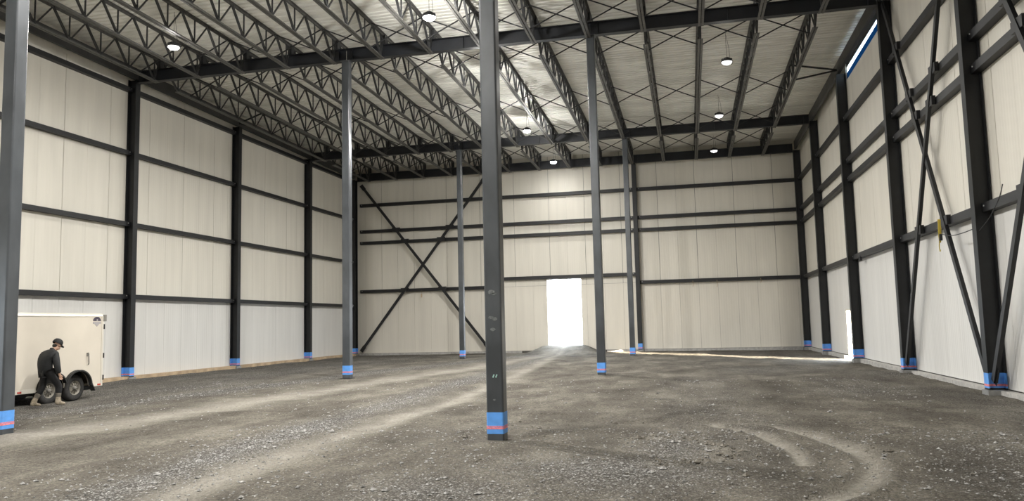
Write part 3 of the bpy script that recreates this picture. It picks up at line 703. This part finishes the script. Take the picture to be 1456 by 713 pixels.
# ------------------------------------------------------------------ the stooping worker
def skin(name, verts, edges, radii, m, parent, sub=2, smooth=True):
    me_ = bpy.data.meshes.new(name); me_.from_pydata(verts, edges, []); o = bpy.data.objects.new(name, me_); COL.objects.link(o)
    md = o.modifiers.new('s', 'SKIN'); sv = me_.skin_vertices[0].data if len(me_.skin_vertices) else None
    if sv is None:
        bm = bmesh.new(); bm.from_mesh(me_); bm.verts.layers.skin.verify(); bm.to_mesh(me_); bm.free(); sv = me_.skin_vertices[0].data
    for i, r in enumerate(radii):
        sv[i].radius = r if isinstance(r, tuple) else (r, r); sv[i].use_root = (i == 0)
    md.use_smooth_shade = True
    s2 = o.modifiers.new('u', 'SUBSURF'); s2.levels = sub; s2.render_levels = sub
    dg = bpy.context.evaluated_depsgraph_get(); ev = o.evaluated_get(dg); nm = bpy.data.meshes.new_from_object(ev)
    bpy.data.objects.remove(o); nm.name = name; nm.materials.clear(); nm.materials.append(m)
    for p_ in nm.polygons: p_.use_smooth = smooth
    return link(name, nm, parent)
class SK:
    def __init__(s): s.v = []; s.e = []; s.r = []
    def p(s, co, r, prev=None):
        s.v.append(co); s.r.append(r); i = len(s.v) - 1
        if prev is not None: s.e.append((prev, i))
        return i
    def chain(s, prev, pts):
        for co, r in pts: prev = s.p(co, r, prev)
        return prev
    def build(s, name, m, parent, sub=2): return skin(name, s.v, s.e, s.r, m, parent, sub)
M['skin'] = mat('skin', (.46, .29, .21), .55); M['jacket'] = mat('dark_work_jacket', (.016, .017, .018), .8, vary=.3, scale=9, bump=.3, bscale=25)
M['pants'] = mat('black_trousers', (.010, .010, .011), .85, vary=.3, scale=9); M['gaiter'] = mat('dusty_boot_shaft', (.13, .115, .095), .9, vary=.3, scale=14)
M['boot'] = mat('dusty_boot', (.33, .28, .21), .85, vary=.3, scale=20); M['cap'] = mat('dark_cap', (.013, .013, .014), .8); M['patch'] = mat('grey_jacket_print', (.09, .09, .09), .8, vary=.4, scale=30)
M['hair'] = mat('dark_hair', (.02, .016, .013), .7)
man = empty('person', (-15.62, 16.42, 0), 'worker in dark jacket, trousers and cap stooping as he walks beside the trailer', 'person', rz=math.atan2(.95, .3)); man.scale = (.965, 1.08, .965)
# local axes: +x forward, +y his left, +z up
hipL, hipR = (-.06, .09, .86), (-.08, -.09, .86)
kneeF, ankF = (.20, -.10, .50), (.17, -.10, .09)      # right leg forward (camera side)
kneeB, ankB = (-.10, .10, .48), (-.33, .10, .10)      # left leg trailing
sh = (.02, 0, 1.36); neck = (.13, 0, 1.46)
shR, elR, wrR = (.01, -.20, 1.31), (.02, -.27, 1.02), (.10, -.25, .80)
shL, elL, wrL = (.02, .20, 1.31), (.08, .27, 1.03), (.20, .24, .82)
b = SK(); pel = b.p((-.06, 0, .90), (.13, .11)); sp = b.chain(pel, [((-.09, 0, 1.08), (.13, .11)), ((-.06, 0, 1.25), (.15, .115)), (sh, (.13, .10))])
nk = b.chain(sp, [((.07, 0, 1.42), .06), ((.10, 0, 1.445), .056)])
hd = b.chain(nk, [((0.150, 0, 1.490), (.07, .066)), ((0.190, 0, 1.550), (.088, .08)), ((0.190, 0, 1.610), (.086, .078)), ((0.170, 0, 1.650), .05)])
i = nk + 1; j = nk + 2
b.chain(j, [((0.263, 0, 1.525), .030), ((0.290, 0, 1.505), .012)])           # nose, pointing down and forward
b.chain(i, [((0.227, 0, 1.450), .032), ((0.237, 0, 1.433), .024)])          # chin
for sg in (-1, 1): b.chain(j, [((0.170, sg * .078, 1.550), .022), ((0.160, sg * .092, 1.555), .012)])
for S, E_, W_, sg in ((shR, elR, wrR, -1), (shL, elL, wrL, 1)):
    a = b.chain(sp, [(S, .062), (E_, .046), (W_, .030)])
    W = Vector(W_); d = (W - Vector(E_)).normalized(); fw = Vector((.6, 0, .15)).normalized(); side = d.cross(fw).normalized()
    fw = side.cross(d).normalized()
    pm = b.p(tuple(W + d * .055), (.036, .02), a)
    for k, ln in enumerate((.065, .075, .07, .055)):
        o = fw * (.03 - .02 * k); q0 = W + d * .085 + o
        b.chain(pm, [(tuple(q0), .0105), (tuple(q0 + d * ln * .5 - side * sg * .008), .0095), (tuple(q0 + d * ln * .9 - side * sg * .03), .008)])
    b.chain(pm, [(tuple(W + d * .045 + fw * .04), .0115), (tuple(W + d * .08 + fw * .055), .0095), (tuple(W + d * .105 + fw * .05), .008)])
for h_, k_, a_ in ((hipR, kneeF, ankF), (hipL, kneeB, ankB)):
    b.chain(pel, [(h_, .085), (k_, .058), (a_, .04), ((a_[0] + .13, a_[1], .045), .034)])
b.build('body', M['skin'], man)
jk = SK(); p0 = jk.p((-.09, 0, .82), (.175, .165)); s_ = jk.chain(p0, [((-.12, 0, 1.0), (.19, .18)), ((-.12, 0, 1.18), (.20, .19)), ((-.07, 0, 1.31), (.175, .155))])
jk.chain(s_, [((.04, 0, 1.41), (.11, .10)), ((.095, 0, 1.455), (.085, .08))])
for S, E_, W_ in ((shR, elR, wrR), (shL, elL, wrL)):
    W = Vector(W_); E2 = Vector(E_); jk.chain(s_, [(S, .10), (E_, .08), (tuple(E2 + (W - E2) * .9), .06)])
jk.build('jacket', M['jacket'], man)
tr = SK(); p0 = tr.p((-.06, 0, .88), (.15, .125))
for h_, k_, a_ in ((hipR, kneeF, ankF), (hipL, kneeB, ankB)):
    A = Vector(a_); K = Vector(k_); tr.chain(p0, [(h_, .108), (k_, .082), (tuple(K + (A - K) * .55), .07)])
tr.build('trousers', M['pants'], man)
for k_, a_, yaw_ in ((kneeF, ankF, 0), (kneeB, ankB, 0)):
    A = Vector(a_); K = Vector(k_); bt = SK()
    c = bt.p(tuple(A + (K - A) * .62), .066); c = bt.chain(c, [(tuple(A + (K - A) * .25), .06), (tuple(A), .056)])
    bt.chain(c, [((a_[0] - .05, a_[1], .045), .045)]); bt.chain(c, [((a_[0] + .10, a_[1], .05), (.05, .045)), ((a_[0] + .19, a_[1], .038), (.042, .034))])
    o = bt.build('boot', M['boot'], man)
    g = SK(); c = g.p(tuple(A + (K - A) * .66), .074); g.chain(c, [(tuple(A + (K - A) * .42), .07), (tuple(A + (K - A) * .2), .063)]); g.build('boot_shaft', M['gaiter'], o)
# cap with a short brim, tipped down with the head
cp = MB(); 
tilt = Matrix.Translation((.18, 0, 1.60)) @ Matrix.Rotation(math.radians(32), 4, 'Y')
prof = [(.112, -.02), (.115, .02), (.107, .06), (.085, .095), (.05, .115), (0, .122)]
vs = []; n = 24
for r_, h_ in prof:
    for k in range(n): a = 2 * PI * k / n; vs.append(tilt @ Vector((r_ * 1.08 * math.cos(a), r_ * math.sin(a), h_)))
cp.add(vs, [(i * n + k, i * n + (k + 1) % n, (i + 1) * n + (k + 1) % n, (i + 1) * n + k) for i in range(len(prof) - 1) for k in range(n)], 0, True)
br = [(math.cos(a) * .115 + .0, math.sin(a) * .105) for a in [-PI / 2.3 + PI / 1.15 * k / 10 for k in range(11)]] + [(.10 + .10 * math.cos(a), .085 * math.sin(a)) for a in [PI / 2.4 - PI / 1.2 * k / 10 for k in range(11)]]
cp.prism(br, -.022, -.012, lambda a, b_, h: tilt @ Vector((a, b_, h)))
cp.build('cap', M['cap'], man)
hs = SK(); q = hs.p((.13, 0, 1.575), (.08, .06)); hs.chain(q, [((.105, 0, 1.53), (.075, .05)), ((.09, 0, 1.495), (.055, .035))]); hs.build('hair', M['hair'], man)

# ------------------------------------------------------------------ daylight
w = bpy.data.worlds.new('sky'); SC.world = w; w.use_nodes = True
bg = w.node_tree.nodes['Background']; bg.inputs['Color'].default_value = (.80, .90, 1.0, 1); bg.inputs['Strength'].default_value = 20
s = bpy.data.lights.new('sun', 'SUN'); s.energy = 110; s.angle = math.radians(.6); s.color = (1, .88, .68)
so = bpy.data.objects.new('sun', s); COL.objects.link(so)
el = math.radians(7.2); az = Vector((-.70, .714, 0)); dv = Vector((az.x * math.cos(el), az.y * math.cos(el), -math.sin(el)))
so.rotation_euler = dv.to_track_quat('-Z', 'Y').to_euler()
def portal(loc, rot, sx, sy):
    l = bpy.data.lights.new('portal', 'AREA'); l.shape = 'RECTANGLE'; l.size = sx; l.size_y = sy; l.cycles.is_portal = True
    o = bpy.data.objects.new('daylight_portal', l); COL.objects.link(o); o.location = loc; o.rotation_euler = rot
portal(((D1[0] + D1[1]) / 2, WF + .18, 2.4), (-PI / 2, 0, 0), 2.2, 4.2)
portal((WR + .18, (D2[0] + D2[1]) / 2, 1.0), (0, PI / 2, 0), 2.1, 2.4)
portal((WL - .18, (D3[0] + D3[1]) / 2, 1.8), (0, -PI / 2, 0), 3.6, 5.0)

# ------------------------------------------------------------------ camera and view
cam = bpy.data.cameras.new('camera'); co_ = bpy.data.objects.new('camera', cam); COL.objects.link(co_)
cam.sensor_width = 36; cam.lens = 1099.17 / 1456 * 36; cam.clip_end = 400
yaw, pit, rol = .2227, .0953, -.0235
R0 = Vector((math.cos(yaw), math.sin(yaw), 0)); F0 = Vector((-math.sin(yaw), math.cos(yaw), 0)); Zv = Vector((0, 0, 1))
Dv = F0 * math.cos(pit) + Zv * math.sin(pit); Uv = -F0 * math.sin(pit) + Zv * math.cos(pit)
Xv = R0 * math.cos(rol) + Uv * math.sin(rol); Yv = -R0 * math.sin(rol) + Uv * math.cos(rol)
co_.matrix_world = Matrix(((Xv.x, Yv.x, -Dv.x, 0), (Xv.y, Yv.y, -Dv.y, 0), (Xv.z, Yv.z, -Dv.z, 1.75), (0, 0, 0, 1)))
SC.camera = co_
SC.view_settings.view_transform = 'Standard'; SC.view_settings.look = 'None'; SC.view_settings.gamma = 1; SC.view_settings.use_curve_mapping = False
SC.view_settings.exposure = 0.0
cy = SC.cycles; cy.use_denoising = True; cy.max_bounces = 10; cy.diffuse_bounces = 6; cy.glossy_bounces = 3; cy.sample_clamp_indirect = 8; cy.caustics_reflective = False; cy.caustics_refractive = False
